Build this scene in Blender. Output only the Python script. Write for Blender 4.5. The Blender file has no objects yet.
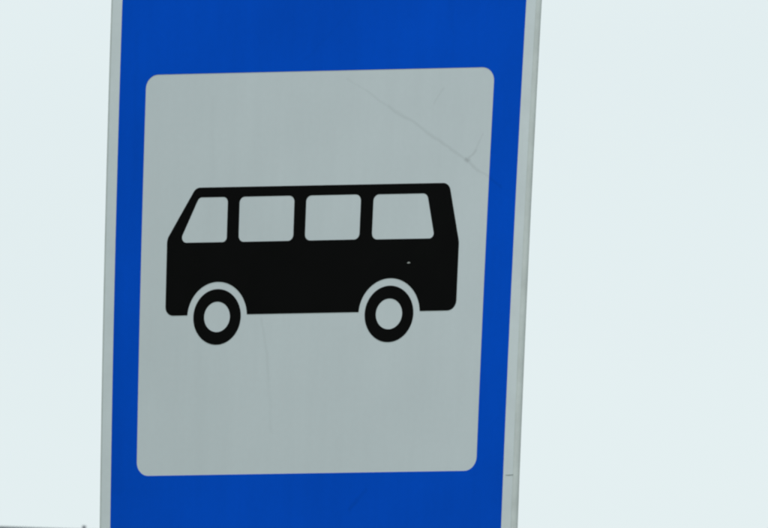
import bpy, math, random
from mathutils import Vector, Matrix
from mathutils.geometry import delaunay_2d_cdt
random.seed(4)
sc = bpy.context.scene
C = sc.collection
R = math.radians

# ---------------------------------------------------------------- camera
SIGN_H = 3.77                      # height of the middle of the sign plate, metres
DIST = 24.0                        # long lens from across the road
YAW, PITCH, ROLL = 0.54874, 0.09045, 0.035437
cy_, sy_ = math.cos(YAW), math.sin(YAW)
cp_, sp_ = math.cos(PITCH), math.sin(PITCH)
cr_, sr_ = math.cos(ROLL), math.sin(ROLL)
# rows: camera axes written in the sign's (right, up, out) frame
row_x = Vector((cy_, 0, -sy_)); row_y = Vector((0, 1, 0)); row_z = Vector((sy_, 0, cy_))
ry2 = row_y * cp_ + row_z * sp_
rz2 = -row_y * sp_ + row_z * cp_
rx3 = row_x * cr_ + ry2 * sr_
ry3 = -row_x * sr_ + ry2 * cr_
def s2w(v): return Vector((v[0], -v[2], v[1]))
ax, ay, az = s2w(rx3), s2w(ry3), s2w(rz2)
cam_loc = Vector((0, 0, SIGN_H)) + az * DIST
cd = bpy.data.cameras.new('camera'); cam = bpy.data.objects.new('camera', cd); C.objects.link(cam)
cam.matrix_world = Matrix(((ax.x, ay.x, az.x, cam_loc.x), (ax.y, ay.y, az.y, cam_loc.y),
                           (ax.z, ay.z, az.z, cam_loc.z), (0, 0, 0, 1)))
F768 = 19688.25
cd.sensor_width = 36; cd.lens = F768 / 768 * 36
cd.shift_x = 72.055 / 768; cd.shift_y = 7.792 / 768
cd.clip_start = 1; cd.clip_end = 20000
cd.dof.use_dof = True; cd.dof.focus_distance = DIST; cd.dof.aperture_fstop = 180
sc.camera = cam

# ---------------------------------------------------------------- world: overcast sky
SUN_EL, SUN_AZ = R(68), R(132)      # azimuth from +Y clockwise: front right of the sign
w = bpy.data.worlds.new('World'); sc.world = w; w.use_nodes = True
nt = w.node_tree; nt.nodes.clear()
out = nt.nodes.new('ShaderNodeOutputWorld'); bg = nt.nodes.new('ShaderNodeBackground')
sky = nt.nodes.new('ShaderNodeTexSky'); sky.sky_type = 'NISHITA'; sky.sun_disc = False
sky.sun_elevation = SUN_EL; sky.sun_rotation = SUN_AZ
tc = nt.nodes.new('ShaderNodeTexCoord'); nz = nt.nodes.new('ShaderNodeTexNoise')
mp = nt.nodes.new('ShaderNodeMapping'); mp.inputs['Scale'].default_value = (1, 1, 2.5)
nz.inputs['Scale'].default_value = 11; nz.inputs['Detail'].default_value = 6
cl = nt.nodes.new('ShaderNodeMixRGB')
cl.inputs[1].default_value = (7.5, 8.42, 8.58, 1); cl.inputs[2].default_value = (8.25, 9.12, 9.22, 1)
mx = nt.nodes.new('ShaderNodeMixRGB'); mx.inputs[0].default_value = 0.95
nt.links.new(tc.outputs['Generated'], mp.inputs[0]); nt.links.new(mp.outputs[0], nz.inputs['Vector'])
nt.links.new(nz.outputs['Fac'], cl.inputs[0]); nt.links.new(sky.outputs[0], mx.inputs[1])
# overcast luminance: the cloud layer is brighter overhead than at the horizon
sx = nt.nodes.new('ShaderNodeSeparateXYZ'); nt.links.new(tc.outputs['Generated'], sx.inputs[0])
gr = nt.nodes.new('ShaderNodeMapRange'); gr.inputs['From Min'].default_value = 0.1; gr.inputs['From Max'].default_value = 1
gr.inputs['To Min'].default_value = 1.0; gr.inputs['To Max'].default_value = 1.45
nt.links.new(sx.outputs['Z'], gr.inputs['Value'])
gs = nt.nodes.new('ShaderNodeVectorMath'); gs.operation = 'SCALE'
nt.links.new(cl.outputs[0], gs.inputs[0]); nt.links.new(gr.outputs[0], gs.inputs['Scale'])
nt.links.new(gs.outputs[0], mx.inputs[2]); nt.links.new(mx.outputs[0], bg.inputs['Color'])
bg.inputs['Strength'].default_value = 0.1
nt.links.new(bg.outputs[0], out.inputs[0])

sd = bpy.data.lights.new('sun', 'SUN'); sd.energy = 1.5; sd.angle = R(20); sd.color = (1, 0.98, 0.95)
sun = bpy.data.objects.new('sun', sd); C.objects.link(sun)
sdir = Vector((math.sin(SUN_AZ) * math.cos(SUN_EL), math.cos(SUN_AZ) * math.cos(SUN_EL), math.sin(SUN_EL)))
sun.rotation_euler = sdir.to_track_quat('Z', 'Y').to_euler()

sc.view_settings.view_transform = 'Standard'; sc.view_settings.look = 'None'
sc.view_settings.exposure = 0; sc.view_settings.gamma = 1; sc.view_settings.use_curve_mapping = False
sc.render.engine = 'CYCLES'
sc.cycles.filter_width = 2.4
sc.cycles.max_bounces = 6

# ---------------------------------------------------------------- materials
def mat(name, col, rough=0.5, spec=0.5, metal=0.0, var=0.0, vscale=10.0, bump=0.0, bscale=50.0, streak=0.0):
    m = bpy.data.materials.new(name); m.use_nodes = True
    t = m.node_tree; b = t.nodes['Principled BSDF']
    b.inputs['Roughness'].default_value = rough; b.inputs['Specular IOR Level'].default_value = spec
    b.inputs['Metallic'].default_value = metal
    co = t.nodes.new('ShaderNodeTexCoord')
    n = t.nodes.new('ShaderNodeTexNoise'); n.inputs['Scale'].default_value = vscale; n.inputs['Detail'].default_value = 5
    t.links.new(co.outputs['Object'], n.inputs['Vector'])
    mr = t.nodes.new('ShaderNodeMapRange')
    mr.inputs['From Min'].default_value = .3; mr.inputs['From Max'].default_value = .7
    mr.inputs['To Min'].default_value = 1 - var; mr.inputs['To Max'].default_value = 1 + var
    t.links.new(n.outputs['Fac'], mr.inputs['Value'])
    vm = t.nodes.new('ShaderNodeVectorMath'); vm.operation = 'SCALE'
    vm.inputs[0].default_value = col
    t.links.new(mr.outputs[0], vm.inputs['Scale'])
    t.links.new(vm.outputs[0], b.inputs['Base Color'])
    if bump:
        n2 = t.nodes.new('ShaderNodeTexNoise'); n2.inputs['Scale'].default_value = bscale
        t.links.new(co.outputs['Object'], n2.inputs['Vector'])
        bp = t.nodes.new('ShaderNodeBump'); bp.inputs['Distance'].default_value = bump
        t.links.new(n2.outputs['Fac'], bp.inputs['Height']); t.links.new(bp.outputs[0], b.inputs['Normal'])
    m['colour_socket'] = vm.name
    if streak:                       # rain runs (stretched vertically) and fine dust on the sheeting
        last = vm.outputs[0]
        for scl, dt_, amp in (((55, 1, 5), 4, streak), ((150, 1, 150), 3, streak * .8)):
            mpp = t.nodes.new('ShaderNodeMapping'); mpp.inputs['Scale'].default_value = scl
            t.links.new(co.outputs['Object'], mpp.inputs[0])
            nn = t.nodes.new('ShaderNodeTexNoise'); nn.inputs['Scale'].default_value = 1; nn.inputs['Detail'].default_value = dt_
            t.links.new(mpp.outputs[0], nn.inputs['Vector'])
            r2 = t.nodes.new('ShaderNodeMapRange')
            r2.inputs['From Min'].default_value = .3; r2.inputs['From Max'].default_value = .7
            r2.inputs['To Min'].default_value = 1 - amp; r2.inputs['To Max'].default_value = 1 + amp
            t.links.new(nn.outputs['Fac'], r2.inputs['Value'])
            v2 = t.nodes.new('ShaderNodeVectorMath'); v2.operation = 'SCALE'
            t.links.new(last, v2.inputs[0]); t.links.new(r2.outputs[0], v2.inputs['Scale'])
            last = v2.outputs[0]; m['colour_socket'] = v2.name
        t.links.new(last, b.inputs['Base Color'])
    return m

def add_marks(m, segs):
    """hair cracks, dirt runs: darken the base colour along line segments (mm on the plate, own shape)"""
    t = m.node_tree; b = t.nodes['Principled BSDF']
    cur = t.nodes[m['colour_socket']].outputs[0]
    co = t.nodes.new('ShaderNodeTexCoord')
    # a little wobble so that lines are not ruled
    n = t.nodes.new('ShaderNodeTexNoise'); n.inputs['Scale'].default_value = 45; n.inputs['Detail'].default_value = 3
    t.links.new(co.outputs['Object'], n.inputs['Vector'])
    s = t.nodes.new('ShaderNodeVectorMath'); s.operation = 'SUBTRACT'; s.inputs[1].default_value = (.5, .5, .5)
    t.links.new(n.outputs['Color'], s.inputs[0])
    s2 = t.nodes.new('ShaderNodeVectorMath'); s2.operation = 'SCALE'; s2.inputs['Scale'].default_value = 0.008
    t.links.new(s.outputs[0], s2.inputs[0])
    ad = t.nodes.new('ShaderNodeVectorMath'); ad.operation = 'ADD'
    t.links.new(co.outputs['Object'], ad.inputs[0]); t.links.new(s2.outputs[0], ad.inputs[1])
    fl = t.nodes.new('ShaderNodeVectorMath'); fl.operation = 'MULTIPLY'; fl.inputs[1].default_value = (1, 0, 1)
    t.links.new(ad.outputs[0], fl.inputs[0])
    tot = None
    def M(op, a, b_=None, clamp=False):
        q = t.nodes.new('ShaderNodeMath'); q.operation = op; q.use_clamp = clamp
        for i, x in enumerate((a, b_)):
            if x is None: continue
            if isinstance(x, (int, float)): q.inputs[i].default_value = x
            else: t.links.new(x, q.inputs[i])
        return q.outputs[0]
    for (p0, p1, wd, st) in segs:
        P0 = Vector((p0[0] / 1000, 0, p0[1] / 1000)); P1 = Vector((p1[0] / 1000, 0, p1[1] / 1000)); d = P1 - P0
        a = t.nodes.new('ShaderNodeVectorMath'); a.operation = 'SUBTRACT'; a.inputs[1].default_value = P0
        t.links.new(fl.outputs[0], a.inputs[0])
        dt = t.nodes.new('ShaderNodeVectorMath'); dt.operation = 'DOT_PRODUCT'; dt.inputs[1].default_value = d / d.length_squared
        t.links.new(a.outputs[0], dt.inputs[0])
        h = M('ADD', dt.outputs['Value'], 0.0, True)
        sc_ = t.nodes.new('ShaderNodeVectorMath'); sc_.operation = 'SCALE'; sc_.inputs[0].default_value = d
        t.links.new(h, sc_.inputs['Scale'])
        ds = t.nodes.new('ShaderNodeVectorMath'); ds.operation = 'DISTANCE'
        t.links.new(a.outputs[0], ds.inputs[0]); t.links.new(sc_.outputs[0], ds.inputs[1])
        k = M('MULTIPLY', ds.outputs['Value'], 1000.0 / wd)
        g = M('SUBTRACT', 1.0, k, True)
        g = M('MULTIPLY', g, st)
        tot = g if tot is None else M('MAXIMUM', tot, g)
    inv = M('SUBTRACT', 1.0, tot)
    o = t.nodes.new('ShaderNodeVectorMath'); o.operation = 'SCALE'
    t.links.new(cur, o.inputs[0]); t.links.new(inv, o.inputs['Scale'])
    t.links.new(o.outputs[0], b.inputs['Base Color'])

WHITE = (0.597, 0.645, 0.677)
m_white = mat('white_reflective_film', WHITE, .45, .12, var=.02, vscale=8, streak=.011)
crack = [(38.7, 237), (66.3, 220.5), (98.2, 201.4), (132.9, 182.4), (173.5, 157.1), (212.6, 133.1), (228.7, 120.6), (247, 110.5)]
segs = [(crack[i], crack[i + 1], (2.2, 2.6, 3.2, 3.0, 3.0, 3.2, 2.4)[i], (.04, .06, .085, .095, .10, .115, .08)[i]) for i in range(7)]
segs += [((212.6, 133.1), (223.1, 145.2), 2.6, .14), ((223.1, 145.2), (234.4, 164), 2.0, .07),
         ((212.0, 133.5), (214.0, 132.5), 4.5, .30),
         ((163, 203), (176, 222), 2.2, .06),
         ((-70, -56), (-63.9, -88.6), 3.0, .055), ((-63.9, -88.6), (-57, -131.6), 3.4, .055), ((-57, -131.6), (-52, -195), 4.5, .03),
         ((-150, 215), (-146, 120), 6, .015)]
m_field = mat('white_reflective_field', WHITE, .45, .12, var=.02, vscale=8, streak=.011)
add_marks(m_field, segs)
m_border = mat('white_border_film', (0.65, .697, .725), .45, .12, var=.03, vscale=22, streak=.015)
m_blue = mat('blue_reflective_film', (0.0004, 0.079, 0.605), .4, .02, var=.07, vscale=4.5, streak=.022)
add_marks(m_blue, [((-284, 0), (-276, -260), 14, .05), ((246, 110), (262, 99), 3.2, .11), ((66, -291), (76, -281), 5, .12), ((76, -281), (88, -268), 4, .08), ((-262, 300), (-258, 120), 5, .03),
                   ((180, 330), (188, 255), 6, .04), ((40, 320), (-20, 262), 3, .03)])
m_black = mat('black_vinyl', (0.0035, 0.0035, 0.0035), .5, .03, var=.1, vscale=20)
m_alu = mat('dull_aluminium_rim', (0.56, 0.60, 0.60), .6, .3, metal=.05, var=.08, vscale=30, bump=.0004, bscale=60)
m_galv = mat('galvanised_steel', (0.42, 0.43, 0.44), .45, .5, metal=.7, var=.15, vscale=25)
m_chip = mat('grey_chip', (0.35, 0.36, 0.35), .6, .2)
m_seam = mat('dirt_line', (0.33, 0.37, 0.36), .7, .1)
m_ground = mat('grass_soil', (0.075, 0.09, 0.05), .9, .1, var=.4, vscale=.6, bump=.05, bscale=3)
m_conc = mat('grey_concrete_panel', (0.30, 0.30, 0.29), .85, .2, var=.12, vscale=.5)
m_roof = mat('dark_roofing', (0.19, 0.205, 0.23), .8, .2, var=.15, vscale=1)
m_glass = mat('dark_window_glass', (0.03, 0.04, 0.05), .08, .5)
m_frame = mat('white_window_frame', (0.7, 0.7, 0.68), .5, .3)
m_found = mat('concrete_footing', (0.33, 0.32, 0.30), .9, .1, var=.15, vscale=8)

# ---------------------------------------------------------------- sign geometry
A_, B_, C_ = -0.090961, -0.030068, -0.012536
def bend(u, v):                      # the thin plate is slightly twisted and bowed (metres)
    return A_ * u * v + B_ * v * v + C_ * u * u
def P(u, v, z=0.0):                  # millimetres on the plate -> local coordinates
    u /= 1000; v /= 1000
    return (u, -(bend(u, v) + z / 1000), v)

def rrect(x0, y0, x1, y1, r, n=7):
    pts = []
    for cx, cy, a0 in ((x1 - r, y0 + r, -90), (x1 - r, y1 - r, 0), (x0 + r, y1 - r, 90), (x0 + r, y0 + r, 180)):
        for i in range(n + 1):
            a = R(a0 + 90 * i / n); pts.append((cx + r * math.cos(a), cy + r * math.sin(a)))
    return pts
def round_poly(pts, rad, n=7):
    """polygon with each corner rounded by its own radius"""
    o = []
    N = len(pts)
    for i, p in enumerate(pts):
        r = rad[i] if isinstance(rad, (list, tuple)) else rad
        p = Vector(p); a = Vector(pts[i - 1]) - p; b = Vector(pts[(i + 1) % N]) - p
        if r <= 0: o.append(tuple(p)); continue
        a.normalize(); b.normalize()
        ang = a.angle(b); t = r / math.tan(ang / 2)
        c = p + (a + b).normalized() * (r / math.sin(ang / 2))
        s = p + a * t - c; e = p + b * t - c
        a0 = math.atan2(s.y, s.x); a1 = math.atan2(e.y, e.x)
        d = (a1 - a0 + math.pi) % (2 * math.pi) - math.pi
        for k in range(n + 1):
            q = a0 + d * k / n; o.append((c.x + r * math.cos(q), c.y + r * math.sin(q)))
    return o
def circle(cx, cy, r, n=64): return [(cx + r * math.cos(2 * math.pi * i / n), cy + r * math.sin(2 * math.pi * i / n)) for i in range(n)]
def dens(loop, step=18):
    o = []
    for i, p in enumerate(loop):
        q = loop[(i + 1) % len(loop)]
        L = math.dist(p, q)
        if L < 1e-6: continue
        k = max(1, int(L / step))
        for j in range(k): o.append((p[0] + (q[0] - p[0]) * j / k, p[1] + (q[1] - p[1]) * j / k))
    return o
def inside(p, loops):
    c = False
    for L in loops:
        n = len(L); j = n - 1
        for i in range(n):
            if (L[i][1] > p[1]) != (L[j][1] > p[1]) and p[0] < (L[j][0] - L[i][0]) * (p[1] - L[i][1]) / (L[j][1] - L[i][1]) + L[i][0]:
                c = not c
            j = i
    return c
def fill(loops, step=22):
    loops = [dens(L) for L in loops]
    vs, es = [], []
    for L in loops:
        b = len(vs); vs += [Vector(p) for p in L]
        es += [(b + i, b + (i + 1) % len(L)) for i in range(len(L))]
    xs = [p[0] for p in loops[0]]; ys = [p[1] for p in loops[0]]
    x = min(xs) + step / 2
    while x < max(xs):
        y = min(ys) + step / 2
        while y < max(ys):
            if inside((x, y), loops): vs.append(Vector((x, y)))
            y += step
        x += step
    V, Ed, Fc = delaunay_2d_cdt(vs, es, [], 0, 1e-4)[:3]
    out = []
    for f in Fc:
        cx = sum(V[i].x for i in f) / len(f); cy = sum(V[i].y for i in f) / len(f)
        if inside((cx, cy), loops):
            ar = sum(V[f[i]].x * V[f[(i + 1) % len(f)]].y - V[f[(i + 1) % len(f)]].x * V[f[i]].y for i in range(len(f)))
            if abs(ar) < 1e-6: continue
            out.append(list(f) if ar > 0 else list(f)[::-1])
    return V, out, loops
def link(name, verts, faces, m, parent, smooth=None):
    me = bpy.data.meshes.new(name); me.from_pydata(verts, [], faces); me.update()
    me.materials.append(m)
    if smooth is not None:
        for i, p in enumerate(me.polygons): p.use_smooth = (smooth is True) or i < smooth
    o = bpy.data.objects.new(name, me); C.objects.link(o)
    if parent: o.parent = parent
    return o
def film(name, loops, z, th, m, parent):
    """thin sheet following the bent plate, top at z+th, with side walls down to z"""
    V, F, L = fill(loops)
    vs = [P(v.x, v.y, z + th) for v in V]; fs = list(F); nf = len(fs)
    for l in L:
        b = len(vs); n = len(l)
        vs += [P(p[0], p[1], z + th) for p in l] + [P(p[0], p[1], z) for p in l]
        fs += [(b + i, b + n + i, b + n + (i + 1) % n, b + (i + 1) % n) for i in range(n)]
    o = link(name, vs, fs, m, parent, nf)
    me = o.data; nor = []            # true normals of the bent surface on the face, flat ones on the cut edge
    for i, p in enumerate(me.polygons):
        for vi in p.vertices:
            if i < nf:
                x, _, y = me.vertices[vi].co
                nor.append(Vector((-(A_ * y + 2 * C_ * x), -1, -(A_ * x + 2 * B_ * y))).normalized())
            else: nor.append(p.normal.copy())
    for p in me.polygons: p.use_smooth = True
    me.normals_split_custom_set(nor)
    return o

sign = bpy.data.objects.new('bus_stop_sign', None); C.objects.link(sign)
sign.empty_display_size = .3
sign['label'] = 'blue rectangular bus stop sign with black bus symbol on a white square'
sign['category'] = 'road sign'

def put(o):
    o.location = (0, 0, SIGN_H); return o

# --- plate with a rolled rim
HX0, HX1, HY = -301.0, 300.6, 450.0
def ploop(ins):
    return dens(rrect(HX0 + ins, -HY + ins, HX1 - ins, HY - ins, 28 - ins, 8))
def fixloop(ins):   # same number of points for every inset
    base = dens(rrect(HX0, -HY, HX1, HY, 28, 8)); o = []
    for x, y in base:
        cx = min(max(x, HX0 + 28), HX1 - 28); cy = min(max(y, -HY + 28), HY - 28)
        d = math.hypot(x - cx, y - cy); k = (d - ins) / d
        o.append((cx + (x - cx) * k, cy + (y - cy) * k))
    return o
prof = [(3.6, 0), (2.2, -.25), (1.0, -.95), (.25, -2.1), (0, -3.6), (0, -9.0), (1.6, -9.0), (1.6, -3.0), (3.0, -1.6)]
vs, fs = [], []
V, F, L = fill([fixloop(3.6)])
vs += [P(v.x, v.y, 0) for v in V]; fs += F
b0 = len(vs)
def depth(z, x, y):                  # the hand-folded rim deepens a little downwards
    return z * (1.0 - 0.28 * (y / HY)) if z < -3.7 else z
for ins, z in prof:
    lp = fixloop(ins); n = len(lp)
    vs += [P(x, y, depth(z, x, y)) for x, y in lp]
for k in range(len(prof) - 1):
    for i in range(n):
        j = (i + 1) % n
        fs.append((b0 + k * n + i, b0 + (k + 1) * n + i, b0 + (k + 1) * n + j, b0 + k * n + j))
V, F, L = fill([fixloop(3.0)])
b1 = len(vs); vs += [P(v.x, v.y, -1.6) for v in V]; fs += [[b1 + i for i in f][::-1] for f in F]
plate = put(link('plate', vs, fs, m_alu, sign, True))

# --- films
FW, FH, FR = 246.0, 246.5, 17.0      # white field half sizes, corner radius
BW = 283.5
put(film('white_border', [rrect(-297.2, -446, 296.8, 446, 24), rrect(-BW + 3, -431, BW - 3, 431, 14)], 0, .25, m_border, sign))
put(film('blue_field', [rrect(-BW, -434, BW, 434, 17), rrect(-FW, -FH, FW - 1, FH, FR, 9)], .25, .25, m_blue, sign))
put(film('white_field', [rrect(-FW - 3, -FH - 3, FW + 2, FH + 3, FR + 2, 9)], 0, .25, m_field, sign))

# --- bus pictogram
WH = [(-134.0, -53.1), (112.2, -53.4)]; RO = [34.2, 34.6]; RI = [18.6, 18.7]; RA = [43.0, 43.6]
YB = -50.6
def arch(k):                         # arc over the wheel, walked right to left seen from outside (counter-clockwise body outline -> left to right)
    cx, cy = WH[k]; r = RA[k]
    a = math.asin((YB - cy) / r)
    return [(cx - r * math.cos(a + (math.pi - 2 * a) * i / 30), cy + r * math.sin(a + (math.pi - 2 * a) * i / 30)) for i in range(31)]
bl = round_poly([(-209, 45.6), (-208.8, YB), (-190, YB)], [0, 12, 0])[0:0]
def corner(prev, p, nxt, r): return round_poly([prev, p, nxt], [0, r, 0])[1:-1]
outl = []
outl += corner((-209, 40), (-208.8, YB), (-170, YB), 11)
outl += arch(0) + arch(1)
outl += corner((160, YB), (207, YB), (207, 30), 12.5)
outl += corner((207, 0), (207, 33), (190.2, 106), 30)
outl += corner((206.6, 33), (189.6, 105.6), (100, 106), 11)
outl += corner((-100, 106.2), (-169.5, 106.2), (-207, 47), 11)
outl += corner((-169.5, 106.2), (-209, 43.5), (-208.8, -20), 16)
wins = [round_poly([(-191.5, 38.8), (-123.3, 38.6), (-123.4, 93.9), (-164.6, 94.0)][::1], [6.5, 6, 6.5, 6.5]),
        round_poly([(-106.3, 38.5), (-28.2, 38.5), (-28.4, 93.8), (-106.5, 93.8)], 7.5),
        round_poly([(-11.6, 38.5), (65.9, 38.5), (66.0, 93.6), (-11.5, 93.6)], 7.5),
        round_poly([(83.6, 38.1), (172.4, 38.0), (159.4, 93.2), (83.8, 93.2)], [7.5, 6, 7.5, 8])]
bus = put(film('bus_symbol', [outl] + wins, .25, .25, m_black, sign))
bus['label'] = 'black bus silhouette facing left'
def grow(L, d):
    cx = sum(p[0] for p in L) / len(L); cy = sum(p[1] for p in L) / len(L)
    return [(x + d * (x - cx) / abs(x - cx + 1e-9), y + d * (y - cy) / abs(y - cy + 1e-9)) for x, y in L]
for L in wins:
    o = film('bus_window', [grow(L, 1.2)], .25, .1, m_white, bus)
for k in range(2):
    wcx, wcy = WH[k]
    wo = put(film('bus_wheel', [circle(wcx, wcy, RO[k]), circle(wcx, wcy, RI[k], 48)], .25, .25, m_black, sign))
    film('wheel_hub', [circle(wcx, wcy, RI[k] + 1, 48)], .25, .1, m_white, wo)

# --- small marks with a shape of their own
put(film('dirt_line', [[(287.0, -252.9), (292, -253.3), (298, -252.6), (297.8, -251.6), (292, -251.9), (287.0, -252.1)]], .25, .12, m_seam, sign))
put(film('paint_chip', [[(134.9, 8.4), (136.6, 7.8), (139.8, 8.3), (139.2, 9.3), (136.9, 9.9)]], .5, .08, m_chip, sign))

# --- bracket, pole, footing
def tube(name, pts, r, m, parent, seg=24, cap=True):
    vs, fs = [], []
    for k, p in enumerate(pts):
        p = Vector(p)
        d = (Vector(pts[min(k + 1, len(pts) - 1)]) - Vector(pts[max(k - 1, 0)])).normalized()
        a = d.orthogonal().normalized(); b = d.cross(a)
        rr = r[k] if isinstance(r, (list, tuple)) else r
        vs += [p + (a * math.cos(2 * math.pi * i / seg) + b * math.sin(2 * math.pi * i / seg)) * rr for i in range(seg)]
    for k in range(len(pts) - 1):
        for i in range(seg):
            j = (i + 1) % seg; fs.append((k * seg + i, k * seg + j, (k + 1) * seg + j, (k + 1) * seg + i))
    if cap:
        fs.append(tuple(range(seg))[::-1]); fs.append(tuple(range((len(pts) - 1) * seg, len(pts) * seg)))
    return link(name, [tuple(v) for v in vs], fs, m, parent)
def box(x0, y0, z0, x1, y1, z1):
    v = [(x, y, z) for z in (z0, z1) for y in (y0, y1) for x in (x0, x1)]
    f = [(0, 2, 3, 1), (4, 5, 7, 6), (0, 1, 5, 4), (2, 6, 7, 3), (0, 4, 6, 2), (1, 3, 7, 5)]
    return v, f
def boxes(name, bs, m, parent):
    vs, fs = [], []
    for b in bs:
        v, f = box(*b); n = len(vs); vs += v; fs += [tuple(n + i for i in q) for q in f]
    return link(name, vs, fs, m, parent)
pole = tube('pole', [(0, .075, -.3), (0, .075, SIGN_H + .40), (0, .075, SIGN_H + .405)], [.038, .038, .034], m_galv, sign)
for o in (pole,):
    for i, p in enumerate(o.data.polygons): p.use_smooth = len(p.vertices) == 4
for dz in (-.24, .24):
    zz = SIGN_H + dz
    ch = boxes('bracket_channel', [(-.24, .016, zz - .018, .24, .019, zz + .018), (-.24, .0192, zz - .018, .24, .034, zz - .0155), (-.24, .0192, zz + .0155, .24, .034, zz + .018)], m_galv, sign)
    cl_ = tube('clamp', [(0, .075, zz - .014), (0, .075, zz + .014)], .0415, m_galv, sign)
    for sx in (-1, 1):
        tube('bolt', [(sx * .048, .030, zz), (sx * .048, .095, zz)], .005, m_galv, cl_, 8)
tube('footing', [(0, .075, -.35), (0, .075, .05), (0, .075, .06)], [.2, .2, .185], m_found, sign, 32)

# ---------------------------------------------------------------- setting
def sheet(name, x0, x1, y0, y1, z, m, n=40):
    vs = [(x0 + (x1 - x0) * i / n, y0 + (y1 - y0) * j / n, z) for j in range(n + 1) for i in range(n + 1)]
    fs = [(j * (n + 1) + i, j * (n + 1) + i + 1, (j + 1) * (n + 1) + i + 1, (j + 1) * (n + 1) + i) for j in range(n) for i in range(n)]
    o = link(name, vs, fs, m, None); o['kind'] = 'structure'; return o
sheet('ground', -6000, 6000, -6000, 6000, 0, m_ground)

# far building whose roof edge just enters the lower left corner
def ray(px, py, dist):
    x = (px - 384 + 72.055) / F768; y = -(py - 264 - 7.792) / F768
    d = ax * x + ay * y - az
    return cam_loc + d * dist
BD = 170.0
corner_pt = ray(0, 526.2, BD)
top = corner_pt.z
hd = Vector((-az.x, -az.y, 0)).normalized()      # away from the camera
rt = Vector((hd.y, -hd.x, 0))
bld = bpy.data.objects.new('apartment_building', None); C.objects.link(bld)
bld.location = (corner_pt.x, corner_pt.y, 0); bld.rotation_euler = (0, 0, math.atan2(rt.y, rt.x))
bld['label'] = 'distant grey flat-roofed building, only its roof edge showing low at left'
bld['category'] = 'building'
bx0, bx1, bdp = -16.0, 9.0, 12.0
boxes('wall', [(bx0, .25, 0, bx1, bdp, top - .35)], m_conc, bld)
roof = boxes('roof', [(bx0 - .25, 0, top - .35, bx1 + .25, bdp + .25, top)], m_roof, bld)
vx = (84 - 0) * BD / F768
pipe = tube('vent_pipe', [(vx, .06, top - .1), (vx, .06, top + .035)], .017, m_roof, roof, 12)
win0 = None
nfl = int((top - 1) // 2.9)
for fl in range(nfl):
    for c in range(8):
        x = bx0 + 1.4 + c * 3.0; z = .9 + fl * 2.9
        vs, f = box(0, 0, 0, 1.5, .05, 1.45)
        if win0 is None:
            win0 = link('window', *(lambda a: (a[0], a[1]))(box(0, .14, 0, 1.5, .248, 1.45)), m_frame, bld)
            g0 = boxes('pane', [(.07, .13, .07, .715, .139, 1.38), (.785, .13, .07, 1.43, .139, 1.38)], m_glass, win0)
            win0.location = (x, 0, z)
        else:
            o = win0.copy(); C.objects.link(o); o.parent = bld; o.location = (x, 0, z)
            g = g0.copy(); C.objects.link(g); g.parent = o
